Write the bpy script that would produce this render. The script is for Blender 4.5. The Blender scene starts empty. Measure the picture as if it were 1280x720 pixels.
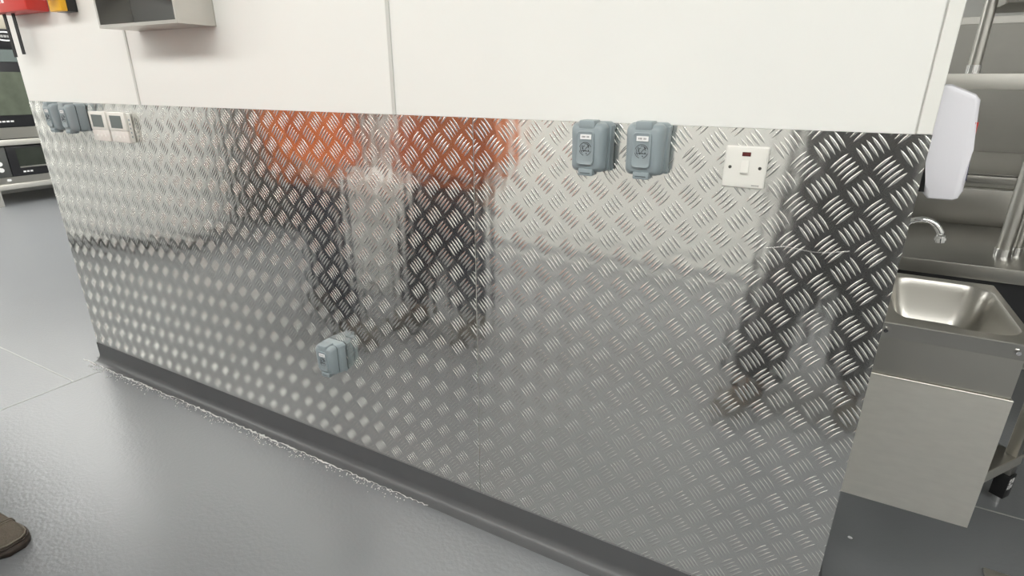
import bpy, bmesh, math, random
from mathutils import Vector, Matrix

S = bpy.context.scene
COL = S.collection
random.seed(7)
rad = math.radians

# ------------------------------------------------------------------ camera
F_PX, PITCH, YAW, ROLL = 694.0, rad(20.39), rad(28.54), rad(0.2)
fw = Vector((-math.sin(YAW) * math.cos(PITCH), math.cos(YAW) * math.cos(PITCH), -math.sin(PITCH)))
r0 = Vector((math.cos(YAW), math.sin(YAW), 0.0))
u0 = r0.cross(fw)
rr = r0 * math.cos(ROLL) + u0 * math.sin(ROLL)
uu = -r0 * math.sin(ROLL) + u0 * math.cos(ROLL)
cam_d = bpy.data.cameras.new('camera')
cam = bpy.data.objects.new('camera', cam_d)
COL.objects.link(cam)
M3 = Matrix((rr, uu, -fw)).transposed()
cam.matrix_world = Matrix.Translation((0, -1.288, 1.409)) @ M3.to_4x4()
cam_d.sensor_width = 36.0
cam_d.lens = F_PX / 1280.0 * 36.0
cam_d.clip_start = 0.02
S.camera = cam

# ------------------------------------------------------------------ world, exposure
wld = bpy.data.worlds.new('world')
S.world = wld
wld.use_nodes = True
wld.node_tree.nodes['Background'].inputs[0].default_value = (0.9, 0.93, 1.0, 1)
wld.node_tree.nodes['Background'].inputs[1].default_value = 0.15
S.view_settings.view_transform = 'Standard'
S.view_settings.look = 'None'
S.view_settings.gamma = 1.0
S.view_settings.use_curve_mapping = False
S.view_settings.exposure = 0.36
LAMP = 9.0        # radiance of the ceiling panels

CEIL = 2.75
XL, XR, YB, YF = -9.35, 3.6, 3.95, -3.15      # room shell
WX0, WX1, WT = -3.21, 0.170, 0.50             # partition wall


# ------------------------------------------------------------------ materials
def mat(name, col, rough=0.5, metal=0.0, var=0.0, vscale=8.0, bump=0.0, bscale=60.0, stretch=None,
        rvar=0.0, coat=0.0, emit=None, spec=0.5):
    m = bpy.data.materials.new(name)
    m.use_nodes = True
    nt = m.node_tree
    b = nt.nodes['Principled BSDF']
    b.inputs['Base Color'].default_value = (*col, 1)
    b.inputs['Roughness'].default_value = rough
    b.inputs['Metallic'].default_value = metal
    b.inputs['Specular IOR Level'].default_value = spec
    if coat:
        b.inputs['Coat Weight'].default_value = coat
        b.inputs['Coat Roughness'].default_value = 0.1
    if emit:
        b.inputs['Emission Color'].default_value = (*emit[0], 1)
        b.inputs['Emission Strength'].default_value = emit[1]
    if var or bump or rvar:
        tc = nt.nodes.new('ShaderNodeTexCoord')
        mp = nt.nodes.new('ShaderNodeMapping')
        nt.links.new(tc.outputs['Object'], mp.inputs[0])
        if stretch:
            mp.inputs['Scale'].default_value = stretch
        if var or rvar:
            n = nt.nodes.new('ShaderNodeTexNoise')
            n.inputs['Scale'].default_value = vscale
            n.inputs['Detail'].default_value = 5
            nt.links.new(mp.outputs[0], n.inputs['Vector'])
        if var:
            mx = nt.nodes.new('ShaderNodeMix')
            mx.data_type = 'RGBA'
            mx.inputs[6].default_value = (*[max(0, c * (1 - var)) for c in col], 1)
            mx.inputs[7].default_value = (*[min(1, c * (1 + var)) for c in col], 1)
            nt.links.new(n.outputs['Fac'], mx.inputs[0])
            nt.links.new(mx.outputs[2], b.inputs['Base Color'])
        if rvar:
            mr = nt.nodes.new('ShaderNodeMapRange')
            mr.inputs[1].default_value = 0.3
            mr.inputs[2].default_value = 0.7
            mr.inputs[3].default_value = max(0.02, rough - rvar)
            mr.inputs[4].default_value = rough + rvar
            nt.links.new(n.outputs['Fac'], mr.inputs[0])
            nt.links.new(mr.outputs[0], b.inputs['Roughness'])
        if bump:
            n2 = nt.nodes.new('ShaderNodeTexNoise')
            n2.inputs['Scale'].default_value = bscale
            n2.inputs['Detail'].default_value = 3
            nt.links.new(mp.outputs[0], n2.inputs['Vector'])
            bp = nt.nodes.new('ShaderNodeBump')
            bp.inputs['Strength'].default_value = bump
            bp.inputs['Distance'].default_value = 0.01
            nt.links.new(n2.outputs['Fac'], bp.inputs['Height'])
            nt.links.new(bp.outputs[0], b.inputs['Normal'])
    return m


def rough_lobe(m, col, rough, fac):
    """mill-finish metal: a sharp reflection over a broad, hazy one"""
    nt = m.node_tree
    out = nt.nodes['Material Output']
    b = nt.nodes['Principled BSDF']
    g = nt.nodes.new('ShaderNodeBsdfPrincipled')
    g.inputs['Base Color'].default_value = (*col, 1)
    g.inputs['Metallic'].default_value = 1.0
    g.inputs['Roughness'].default_value = rough
    mx = nt.nodes.new('ShaderNodeMixShader')
    mx.inputs[0].default_value = fac
    nt.links.new(b.outputs[0], mx.inputs[1])
    nt.links.new(g.outputs[0], mx.inputs[2])
    nt.links.new(mx.outputs[0], out.inputs[0])
    return m


PX, PZ = 0.0728, 0.0822           # tread lattice pitch


def tread_material(name, ox, oz):
    """bright rolled aluminium; the sheet is pressed slightly wavy with the tread lattice"""
    m = mat(name, (0.80, 0.80, 0.775), 0.2, 1.0)
    nt = m.node_tree
    b = nt.nodes['Principled BSDF']
    tc = nt.nodes.new('ShaderNodeTexCoord')
    sep = nt.nodes.new('ShaderNodeSeparateXYZ')
    nt.links.new(tc.outputs['Object'], sep.inputs[0])

    def mth(op, a, v=None, link=None):
        n = nt.nodes.new('ShaderNodeMath')
        n.operation = op
        nt.links.new(a, n.inputs[0])
        if link is not None:
            nt.links.new(link, n.inputs[1])
        elif v is not None:
            n.inputs[1].default_value = v
        return n.outputs[0]
    cx = mth('COSINE', mth('MULTIPLY', mth('SUBTRACT', sep.outputs[0], ox), 4 * math.pi / PX))
    cz = mth('COSINE', mth('MULTIPLY', mth('SUBTRACT', sep.outputs[2], oz), 4 * math.pi / PZ))
    lat = mth('MULTIPLY', mth('ADD', cx, link=cz), 0.07)
    nz = nt.nodes.new('ShaderNodeTexNoise')
    nz.inputs['Scale'].default_value = 26
    nz.inputs['Detail'].default_value = 2
    nt.links.new(tc.outputs['Object'], nz.inputs['Vector'])
    nb = mth('MULTIPLY', nz.outputs['Fac'], 0.35)
    h = mth('ADD', lat, link=nb)
    bp = nt.nodes.new('ShaderNodeBump')
    bp.inputs['Strength'].default_value = 0.42
    bp.inputs['Distance'].default_value = 0.002
    nt.links.new(h, bp.inputs['Height'])
    nt.links.new(bp.outputs[0], b.inputs['Normal'])
    n2 = nt.nodes.new('ShaderNodeTexNoise')
    n2.inputs['Scale'].default_value = 5
    n2.inputs['Detail'].default_value = 6
    nt.links.new(tc.outputs['Object'], n2.inputs['Vector'])
    mr = nt.nodes.new('ShaderNodeMapRange')
    mr.inputs[1].default_value = 0.3
    mr.inputs[2].default_value = 0.7
    mr.inputs[3].default_value = 0.10
    mr.inputs[4].default_value = 0.15
    nt.links.new(n2.outputs['Fac'], mr.inputs[0])
    nt.links.new(mr.outputs[0], b.inputs['Roughness'])
    return rough_lobe(m, (0.80, 0.80, 0.775), 0.5, 0.085)


M = {
    'panel': mat('white_hygienic_panel', (0.83, 0.83, 0.80), 0.38, var=0.015, vscale=3),
    'wall': mat('white_painted_wall', (0.82, 0.82, 0.79), 0.6, var=0.02, vscale=2),
    'ceil': mat('white_ceiling_tile', (0.80, 0.80, 0.78), 0.8, bump=0.1, bscale=120),
    'strip': mat('grey_white_joint_strip', (0.62, 0.62, 0.59), 0.3),
    'trim': mat('white_pvc_trim', (0.80, 0.80, 0.76), 0.3),
    'vinyl': mat('grey_safety_vinyl', (0.20, 0.207, 0.217), 0.31, var=0.04, vscale=3, bump=0.10, bscale=75),
    'cove': mat('grey_cove_vinyl', (0.105, 0.107, 0.11), 0.38, var=0.1, vscale=9),
    'weld': mat('pale_weld_rod', (0.42, 0.42, 0.41), 0.5),
    'seal': mat('white_sealant', (0.72, 0.72, 0.70), 0.35, bump=0.5, bscale=120),
    'steel': mat('brushed_stainless', (0.60, 0.585, 0.55), 0.30, 1.0, var=0.02, vscale=40, bump=0.02, bscale=60,
                 stretch=(1, 1, 6)),
    'steel_h': mat('brushed_stainless_sheet', (0.74, 0.72, 0.67), 0.5, 1.0, var=0.07, vscale=22, bump=0.03, bscale=90,
                   stretch=(1, 1, 3)),
    'steel_d': mat('satin_stainless', (0.50, 0.485, 0.45), 0.30, 1.0, var=0.03, vscale=6),
    'steel_t': mat('dim_toned_stainless', (0.37, 0.36, 0.335), 0.33, 1.0, var=0.05, vscale=9),  # stainless with its colour darkened for the dim surroundings it mirrors
    'chrome': mat('polished_chrome', (0.82, 0.82, 0.82), 0.08, 1.0),
    'grey_pl': mat('grey_socket_plastic', (0.285, 0.335, 0.355), 0.33, var=0.03, vscale=30),
    'grey_dk': mat('dark_grey_plastic', (0.085, 0.105, 0.112), 0.4),
    'white_pl': mat('white_switch_plastic', (0.80, 0.79, 0.74), 0.28),
    'disp_pl': mat('white_dispenser_plastic', (0.80, 0.79, 0.84), 0.25),
    'sticker': mat('white_sticker', (0.85, 0.85, 0.85), 0.5),
    'ink': mat('black_ink', (0.05, 0.055, 0.06), 0.6),
    'ink_soft': mat('soft_grey_ink', (0.30, 0.30, 0.29), 0.6),
    'black': mat('black_plastic', (0.014, 0.014, 0.015), 0.35),
    'neon': mat('dark_red_neon_lens', (0.10, 0.008, 0.008), 0.2),
    'screw': mat('dark_screw', (0.10, 0.10, 0.09), 0.35, 0.8),
    'lcd': mat('grey_lcd', (0.13, 0.155, 0.15), 0.12),
    'film': mat('clear_film_over_white', (0.76, 0.72, 0.68), 0.25, var=0.12, vscale=70),
    'red': mat('red_fire_plastic', (0.62, 0.045, 0.035), 0.35),
    'redbtn': mat('red_button', (0.70, 0.03, 0.03), 0.3),
    'yellow': mat('yellow_enclosure', (0.85, 0.45, 0.015), 0.4),
    'webbing': mat('black_webbing', (0.02, 0.021, 0.022), 0.8, bump=0.3, bscale=400),
    'blue': mat('dark_blue_print', (0.015, 0.02, 0.10), 0.4),
    'glass': mat('dark_oven_glass', (0.030, 0.036, 0.028), 0.12, var=0.5, vscale=5),
    'glass_g': mat('oven_window_glass', (0.10, 0.115, 0.085), 0.15, var=0.4, vscale=6),
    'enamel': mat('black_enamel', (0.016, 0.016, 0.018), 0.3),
    'tan': mat('beige_panel', (0.42, 0.38, 0.31), 0.5),
    'dark_grey': mat('dark_grey_surface', (0.085, 0.088, 0.085), 0.35),
    'lamp': mat('led_diffuser', (0.9, 0.9, 0.9), 0.5, emit=((1.0, 1.0, 0.965), LAMP)),
    'orange': mat('orange_hivis_cloth', (0.74, 0.175, 0.032), 0.8, var=0.1, vscale=12, bump=0.3, bscale=25),
    'navy': mat('dark_navy_cloth', (0.012, 0.017, 0.034), 0.85, bump=0.3, bscale=25),
    'blackc': mat('black_cloth', (0.034, 0.034, 0.040), 0.85, bump=0.3, bscale=25),
    'reflect': mat('silver_reflective_tape', (0.55, 0.55, 0.55), 0.35, 0.6),
    'skin': mat('skin', (0.55, 0.33, 0.24), 0.5),
    'hair': mat('brown_hair', (0.035, 0.022, 0.015), 0.6, bump=0.6, bscale=80),
    'shoe': mat('brown_grey_suede', (0.125, 0.105, 0.08), 0.75, var=0.25, vscale=30, bump=0.3, bscale=150),
    'sole': mat('brown_rubber_sole', (0.045, 0.032, 0.024), 0.6),
    'stitch': mat('pale_shoe_trim', (0.19, 0.165, 0.13), 0.7),
    'fridge': mat('white_enamel', (0.85, 0.85, 0.83), 0.25),
}


# ------------------------------------------------------------------ helpers
def link(name, me, material, parent=None, loc=None, smooth=False):
    o = bpy.data.objects.new(name, me)
    COL.objects.link(o)
    if material is not None and not me.materials:
        me.materials.append(M[material] if isinstance(material, str) else material)
    if parent is not None:
        o.parent = parent
    if loc is not None:
        o.location = loc
    if smooth:
        for p in me.polygons:
            p.use_smooth = True
    return o


def obj(name, bm, material, parent=None, loc=None, smooth=False, auto=None):
    bmesh.ops.recalc_face_normals(bm, faces=bm.faces)
    me = bpy.data.meshes.new(name)
    bm.to_mesh(me)
    bm.free()
    o = link(name, me, material, parent, loc, smooth)
    if auto is not None:
        for p in me.polygons:
            p.use_smooth = True
        me.set_sharp_from_angle(angle=rad(auto))
    return o


def box(bm, x0, x1, y0, y1, z0, z1):
    vs = [bm.verts.new((x, y, z)) for z in (z0, z1) for y in (y0, y1) for x in (x0, x1)]
    for f in ((0, 1, 3, 2), (4, 6, 7, 5), (0, 4, 5, 1), (2, 3, 7, 6), (0, 2, 6, 4), (1, 5, 7, 3)):
        bm.faces.new([vs[i] for i in f])
    return vs


def bx(*a, bev=0.0, seg=2):
    bm = bmesh.new()
    box(bm, *a)
    if bev:
        bmesh.ops.bevel(bm, geom=list(bm.edges), offset=bev, segments=seg, affect='EDGES', profile=0.5)
    return bm


def prism(bm, pts, axis, a, b):
    """extrude a 2D outline along an axis (x: pts are y,z; y: pts are x,z; z: pts are x,y)"""
    def mk(p, t):
        if axis == 'x':
            return (t, p[0], p[1])
        if axis == 'y':
            return (p[0], t, p[1])
        return (p[0], p[1], t)
    A = [bm.verts.new(mk(p, a)) for p in pts]
    B = [bm.verts.new(mk(p, b)) for p in pts]
    n = len(pts)
    fs = [bm.faces.new(A), bm.faces.new(B[::-1])]
    for i in range(n):
        fs.append(bm.faces.new((A[i], B[i], B[(i + 1) % n], A[(i + 1) % n])))
    return fs


def tube(bm, path, r, n=12, caps=True, radii=None):
    path = [Vector(p) for p in path]
    rings = []
    up = Vector((0, 0, 1))
    t0 = (path[1] - path[0]).normalized()
    ref = t0.cross(up)
    if ref.length < 1e-3:
        ref = Vector((1, 0, 0))
    ref.normalize()
    for i, p in enumerate(path):
        if i == 0:
            t = path[1] - path[0]
        elif i == len(path) - 1:
            t = path[-1] - path[-2]
        else:
            t = path[i + 1] - path[i - 1]
        t.normalize()
        ref = (ref - t * ref.dot(t)).normalized()
        b = t.cross(ref)
        ri = radii[i] if radii else r
        rings.append([bm.verts.new(p + (ref * math.cos(2 * math.pi * k / n) + b * math.sin(2 * math.pi * k / n)) * ri)
                      for k in range(n)])
    for a, b in zip(rings, rings[1:]):
        for k in range(n):
            bm.faces.new((a[k], a[(k + 1) % n], b[(k + 1) % n], b[k]))
    if caps:
        bm.faces.new(rings[0][::-1])
        bm.faces.new(rings[-1])


def cyl(p0, p1, r, n=16, r1=None):
    bm = bmesh.new()
    tube(bm, [p0, p1], r, n, True, [r, r if r1 is None else r1])
    return bm


def loft(bm, rings, cap=True):
    R = [[bm.verts.new(p) for p in r] for r in rings]
    n = len(R[0])
    for a, b in zip(R, R[1:]):
        for k in range(n):
            bm.faces.new((a[k], a[(k + 1) % n], b[(k + 1) % n], b[k]))
    if cap:
        bm.faces.new(R[0][::-1])
        bm.faces.new(R[-1])
    return R


def rrect(cx, cy, hw, hh, r, n=5):
    out = []
    for sx, sy, a0 in ((1, 1, 0), (-1, 1, 90), (-1, -1, 180), (1, -1, 270)):
        for k in range(n + 1):
            a = rad(a0 + 90 * k / n)
            out.append((cx + sx * (hw - r) + r * math.cos(a), cy + sy * (hh - r) + r * math.sin(a)))
    return out


def empty(name, loc=(0, 0, 0), rotz=0.0):
    o = bpy.data.objects.new(name, None)
    COL.objects.link(o)
    o.empty_display_size = 0.05
    o.location = loc
    o.rotation_euler = (0, 0, rotz)
    return o


def tag(o, label, cat, group=None):
    o['label'] = label
    o['category'] = cat
    if group:
        o['group'] = group
    return o


def struct(o, label=None):
    o['kind'] = 'structure'
    if label:
        o['label'] = label
    return o


def copy_tree(o, parent=None):
    c = o.copy()
    COL.objects.link(c)
    c.parent = parent
    for ch in list(o.children):
        copy_tree(ch, c)
    return c


# ================================================================== SETTING
floor = struct(obj('floor', bx(XL, XR, YF, YB, -0.1, 0.0), 'vinyl'), 'grey satin safety vinyl floor with pale welded seams')
for a in ((-3.083, -3.077, -3.1, -0.04), (0.30, 3.5, 0.884, 0.890), (-9.2, -3.083, -0.200, -0.194)):
    obj('weld_seam', bx(a[0], a[1], a[2], a[3], 0.0, 0.0012), 'weld', floor)
struct(obj('ceiling', bx(XL, XR, YF, YB, CEIL, CEIL + 0.1), 'ceil'), 'white suspended ceiling')
struct(obj('wall_left', bx(XL - 0.1, XL, YF, YB, 0, CEIL), 'wall'), 'white wall behind the ovens')
struct(obj('wall_right', bx(XR, XR + 0.1, YF, YB, 0, CEIL), 'wall'), 'white far right wall')
struct(obj('wall_opposite', bx(XL, XR, YF - 0.1, YF, 0, CEIL), 'wall'), 'white wall behind the camera')
wb = struct(obj('wall_back', bx(XL, XR, YB, YB + 0.1, 0, CEIL), 'wall'), 'white wall behind the steel counters')

# partition wall with its white hygienic panels above the tread plate
wall = struct(obj('wall_front', bx(WX0, WX1, 0.006, WT, 0, CEIL), 'wall'), 'white panelled partition wall clad with tread plate below')
joints = [-2.331, -1.082]
edges = [WX0] + joints + [WX1 - 0.022]
for i in range(3):
    obj('wall_panel', bx(edges[i] + (0.003 if i else 0), edges[i + 1] - 0.003, 0.001, 0.0062, 1.3205, CEIL), 'panel', wall)
for j in joints:
    obj('joint_strip', bx(j - 0.006, j + 0.006, -0.003, 0.0062, 1.3205, CEIL, bev=0.0012, seg=2), 'strip', wall)
obj('corner_trim', bx(WX1 - 0.0215, WX1 + 0.002, -0.0010, 0.0062, 1.3205, CEIL, bev=0.001, seg=1), 'trim', wall)
obj('end_panel', bx(WX1, WX1 + 0.004, 0.014, WT, 0.1, CEIL), 'panel', wall)

# coved skirting: profile (y,z) swept along the wall front and returned round its ends
CR = 0.035
prof = [(0.005, 0.104), (-0.0030, 0.104), (-0.0030, CR)]
for k in range(1, 8):
    a = rad(90 * k / 7)
    prof.append((-0.003 - CR * (1 - math.cos(a)), CR - (CR - 0.002) * math.sin(a)))
prof += [(-0.050, 0.0012), (-0.050, 0.0002), (0.005, 0.0002)]
bm = bmesh.new()
prism(bm, prof, 'x', WX0 - 0.003, WX1)
struct(obj('baseboard_front', bm, 'cove', auto=40), 'dark grey coved vinyl skirting under the tread plate')
bm = bmesh.new()
prism(bm, [(WX1 - 0.005 - 0 + (0.005 - y), z) for y, z in prof], 'y', -0.003, WT)
struct(obj('baseboard_right', bm, 'cove', auto=40), 'dark grey coved skirting round the wall end')
bm = bmesh.new()
prism(bm, [(WX0 + y, z) for y, z in prof], 'y', -0.003, WT)
struct(obj('baseboard_left', bm, 'cove', auto=40), 'dark grey coved skirting at the far wall end')

# lumpy sealant bead smeared along the toe of the cove
bm = bmesh.new()
path, radii = [], []
x = -3.30
while x < -1.0:
    d = 0.5 + 0.5 * math.sin(x * 9) * math.sin(x * 23 + 1)
    path.append((x, -0.044 - 0.008 * random.random(), 0.0005))
    radii.append(0.0012 + 0.0036 * random.random() * (0.3 + d) * (0.35 if x > -1.5 else 1.0))
    x += 0.013
tube(bm, path, 0.004, 7, True, radii)
for _ in range(420):
    x = -3.2 + 2.1 * random.random()
    y = -0.05 - abs(random.gauss(0, 0.018))
    r = 0.0012 + 0.0022 * random.random()
    bmesh.ops.create_icosphere(bm, subdivisions=1, radius=r, matrix=Matrix.Translation((x, y, 0.001)))
o = obj('sealant', bm, 'seal', smooth=True)
o['kind'] = 'stuff'
tag(o, 'white crumbly sealant smeared along the skirting toe', 'sealant')

# ================================================================== TREAD PLATE
BAR_L, BAR_W, BAR_H = 0.0400, 0.0052, 0.0009


def bar_verts(cx, cz, ang):
    """lens-shaped raised bar on the plane y=0, bulging to -y"""
    ns = 8
    prof = ((-1, 0), (-0.94, 0.55), (-0.83, 0.93), (0, 1.0), (0.83, 0.93), (0.94, 0.55), (1, 0))
    nc = len(prof)
    ca, sa = math.cos(ang), math.sin(ang)
    V = []
    for i in range(ns):
        t = -1 + 2 * i / (ns - 1)
        w = BAR_W * 0.5 * (1 - abs(t) ** 2.2) + 0.00025
        h = BAR_H * (1 - abs(t) ** 2.6) ** 0.8
        for k in range(nc):
            s, hk = prof[k]
            hh = h * hk
            a, b = t * BAR_L / 2, s * w
            V.append((cx + a * ca - b * sa, -hh, cz + a * sa + b * ca))
    F = []
    for i in range(ns - 1):
        for k in range(nc - 1):
            p = i * nc + k
            F.append((p, p + 1, p + nc + 1, p + nc))
    return V, F


def cluster(kind):
    V, F = [], []
    for q in range(-2, 3):
        if kind == 'A':
            v, f = bar_verts(0.0075 * q, 0.0074 * q, rad(-50))
        else:
            v, f = bar_verts(0.0075 * q, -0.0073 * q, rad(50))
        n = len(V)
        V += v
        F += [tuple(i + n for i in ff) for ff in f]
    return V, F


CL = {k: cluster(k) for k in 'AB'}
CLR = 0.0305


def make_sheet(x0, x1, z0, z1, ax, az, label, mat_name, cam_xyz=(0, -1.288, 1.409)):
    root = empty('tread_plate_sheet', ((x0 + x1) / 2, 0, z0))
    tag(root, label, 'tread plate')
    L = root.location
    m = tread_material(mat_name, ax - L.x, az - L.z)
    obj('plate', bx(x0 - L.x, x1 - L.x, 0.0, 0.0055, 0, z1 - z0), m, root)
    cells = []
    i0, i1 = math.floor((x0 - ax) / PX) - 2, math.ceil((x1 - ax) / PX) + 2
    j0, j1 = math.floor((z0 - az) / PZ) - 2, math.ceil((z1 - az) / PZ) + 2
    for i in range(i0, i1):
        for j in range(j0, j1):
            for kind, o_ in (('A', 0.0), ('B', 0.5)):
                cx, cz = ax + (i + o_) * PX, az + (j + o_) * PZ
                if x0 - CLR < cx < x1 + CLR and z0 - CLR < cz < z1 + CLR:
                    inside = x0 + CLR < cx < x1 - CLR and z0 + CLR < cz < z1 - CLR
                    d = math.dist((cx, 0, cz), cam_xyz)
                    cells.append((not inside, d * d / (1.288 / d), cx - L.x, cz - L.z, kind))
    inner = sorted([c for c in cells if not c[0]], key=lambda c: c[1])
    near, rest = inner[:300], inner[300:]
    meshes = {}
    for k in 'AB':
        me = bpy.data.meshes.new('tread_cluster')
        me.from_pydata(CL[k][0], [], CL[k][1])
        me.materials.append(m2 := M['bar'])
        for p in me.polygons:
            p.use_smooth = True
        meshes[k] = me
    for c in near:
        o = bpy.data.objects.new('tread_cluster', meshes[c[4]])
        COL.objects.link(o)
        o.parent = root
        o.location = (c[2], 0, c[3])

    def merged(lst):
        V, F = [], []
        for c in lst:
            n = len(V)
            v, f = CL[c[4]]
            V += [(p[0] + c[2], p[1], p[2] + c[3]) for p in v]
            F += [tuple(i + n for i in ff) for ff in f]
        me = bpy.data.meshes.new('tread_field')
        me.from_pydata(V, [], F)
        return me
    if rest:
        me = merged(rest)
        o = link('tread_field', me, M['bar'], root, smooth=True)
        o['kind'] = 'stuff'
    me = merged([c for c in cells if c[0]])
    bm = bmesh.new()
    bm.from_mesh(me)
    for co, no in (((x0 - L.x, 0, 0), (-1, 0, 0)), ((x1 - L.x, 0, 0), (1, 0, 0)), ((0, 0, 0), (0, 0, -1)), ((0, 0, z1 - z0), (0, 0, 1))):
        bmesh.ops.bisect_plane(bm, geom=bm.verts[:] + bm.edges[:] + bm.faces[:], plane_co=co, plane_no=no, clear_outer=True)
    bm.to_mesh(me)
    bm.free()
    me.name = 'cut_tread_edge'
    o = link('cut_tread_edge', me, M['bar'], root, smooth=True)
    o['kind'] = 'stuff'
    return root


M['bar'] = rough_lobe(mat('polished_tread_bar', (0.80, 0.80, 0.775), 0.2, 1.0), (0.80, 0.80, 0.775), 0.5, 0.085)
SEAM = -0.820
sheet_l = make_sheet(WX0, SEAM - 0.0012, 0.100, 1.320, -0.8887, 1.2887,
                     'long left sheet of embossed five-bar aluminium tread plate on the wall', 'tread_aluminium_long')
sheet_r = make_sheet(SEAM + 0.0012, WX1 + 0.003, 0.100, 1.320, 0.0123, 1.044,
                     'shorter right sheet of embossed aluminium tread plate behind the switch', 'tread_aluminium_short')
bm = bmesh.new()
tube(bm, [(-0.075 + 0.02 * k, -0.0022, 1.073 + 0.004 * math.sin(k * 0.9) + 0.0012 * k - 0.003 * (k < 2)) for k in range(9)], 0.0004, 5)
o = obj('scratch', bm, 'chrome')
o.location = (-sheet_r.location.x, 0, -sheet_r.location.z)
o.parent = sheet_r


# ================================================================== WEATHERPROOF SOCKETS
def make_socket():
    r = empty('weatherproof_socket')
    W, H = 0.085, 0.112
    # body: lofted rounded outline, slightly tapering outward
    bm = bmesh.new()
    loft(bm, [[(p[0], y, p[1]) for p in rrect(0, 0, W / 2 - s, H / 2 - s, 0.012)]
              for y, s in ((0.0, 0.0), (-0.030, 0.0), (-0.034, 0.002))])
    obj('back_box', bm, 'grey_pl', r, auto=35)
    bm = bmesh.new()
    loft(bm, [[(p[0], y, p[1]) for p in rrect(0, 0, W / 2 - 0.0035, H / 2 - 0.0035, 0.011)] for y in (-0.033, -0.039)])
    obj('gasket', bm, 'grey_dk', r)
    # lid: bulges toward the front, narrower at the lower end
    bm = bmesh.new()
    rings = []
    for y, s in ((-0.0385, 0.0), (-0.050, 0.0), (-0.060, 0.0025), (-0.066, 0.006), (-0.069, 0.011)):
        ring = []
        for p in rrect(0, 0, W / 2 - 0.001 - s, H / 2 - 0.001 - s, 0.013):
            k = 1.0 - 0.05 * max(0.0, -p[1] / (H / 2)) ** 2
            ring.append((p[0] * k, y + (0.004 if p[1] < -0.03 else 0.0) * (s > 0.002), p[1]))
        rings.append(ring)
    loft(bm, rings)
    lid = obj('lid', bm, 'grey_pl', r, auto=40)
    # raised oblong on the lid
    bm = bmesh.new()
    loft(bm, [[(p[0], y, p[1]) for p in rrect(-0.002, 0.0, 0.0215 - s, 0.038 - s, 0.008)]
              for y, s in ((-0.066, 0.0), (-0.0705, 0.0006), (-0.0715, 0.0022), (-0.0705, 0.0036))])
    obj('lid_plate', bm, 'grey_pl', lid, auto=40)
    obj('hinge_tab', bx(-0.019, 0.018, -0.070, -0.030, 0.042, 0.0605, bev=0.003), 'grey_pl', r, auto=40)
    obj('latch_tab', bx(-0.018, 0.018, -0.068, -0.034, -0.063, -0.047, bev=0.003), 'grey_pl', r, auto=40)
    obj('latch_groove', bx(-0.012, 0.012, -0.0684, -0.066, -0.0575, -0.0555), 'grey_dk', r)
    obj('side_rib', bx(W / 2 - 0.002, W / 2 + 0.002, -0.031, -0.002, -0.050, 0.048, bev=0.0015), 'grey_pl', r, auto=40)
    for sz in (-0.049, 0.043):
        obj('mounting_lug', bx(W / 2 - 0.008, W / 2 + 0.003, -0.012, 0.0, sz - 0.006, sz + 0.006, bev=0.002), 'grey_pl', r, auto=40)
    st = obj('sticker', bx(-0.0135, 0.0125, -0.0722, -0.0704, 0.0195, 0.0300), 'sticker', lid)
    # small printed characters, unreadable at this size
    for k, (a, w) in enumerate(((-0.0095, 0.002), (-0.0065, 0.0022), (-0.0035, 0.0022), (0.002, 0.0024), (0.0055, 0.0022))):
        obj('print', bx(a, a + w, -0.0725, -0.0721, 0.0232, 0.0268), 'ink_soft', lid)
    # round printed pictogram
    bm = bmesh.new()
    cz, R = -0.002, 0.0145
    for ri, a0, a1 in ((R, 20, 175), (R, 195, 260), (R, 285, 345), (R * 0.78, 40, 110), (R * 0.78, 150, 235), (R * 0.5, 100, 200)):
        pts = [(-0.001 + ri * math.cos(rad(a)), -0.0709, cz + ri * math.sin(rad(a))) for a in range(a0, a1 + 1, 12)]
        tube(bm, pts, 0.00055, 5)
    for ax_, az_, bx_, bz_ in ((-0.009, 0.009, -0.004, -0.006), (-0.004, -0.006, 0.002, 0.003), (0.002, 0.003, 0.009, 0.008),
                               (-0.011, -0.004, 0.010, -0.005), (0.004, 0.011, 0.008, 0.002)):
        tube(bm, [(ax_, -0.0709, cz + az_), (bx_, -0.0709, cz + bz_)], 0.0006, 5)
    for ax_, az_ in ((0.001, -0.004), (-0.005, -0.005), (0.002, -0.010), (0.007, -0.003)):
        bmesh.ops.create_icosphere(bm, subdivisions=1, radius=0.0014, matrix=Matrix.Translation((ax_, -0.0706, cz + az_)))
    obj('pictogram', bm, 'ink', lid)
    return r


sock = make_socket()
SOCKETS = [(-0.472, 1.268, 'grey weatherproof socket beside the orange reflection, left of the pair near the switch'),
           (-0.342, 1.270, 'grey weatherproof socket nearest the white light switch'),
           (-2.773, 1.262, 'grey weatherproof socket beside the two white thermostats'),
           (-2.900, 1.262, 'grey weatherproof socket at the far left end of the tread plate'),
           (-1.420, 0.480, 'single grey weatherproof socket set low on the tread plate above the skirting')]
for i, (x, z, lab) in enumerate(SOCKETS):
    o = sock if i == 0 else copy_tree(sock)
    o.location = (x, -0.002, z)
    tag(o, lab, 'socket', 'grey weatherproof sockets on the tread plate')

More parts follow.
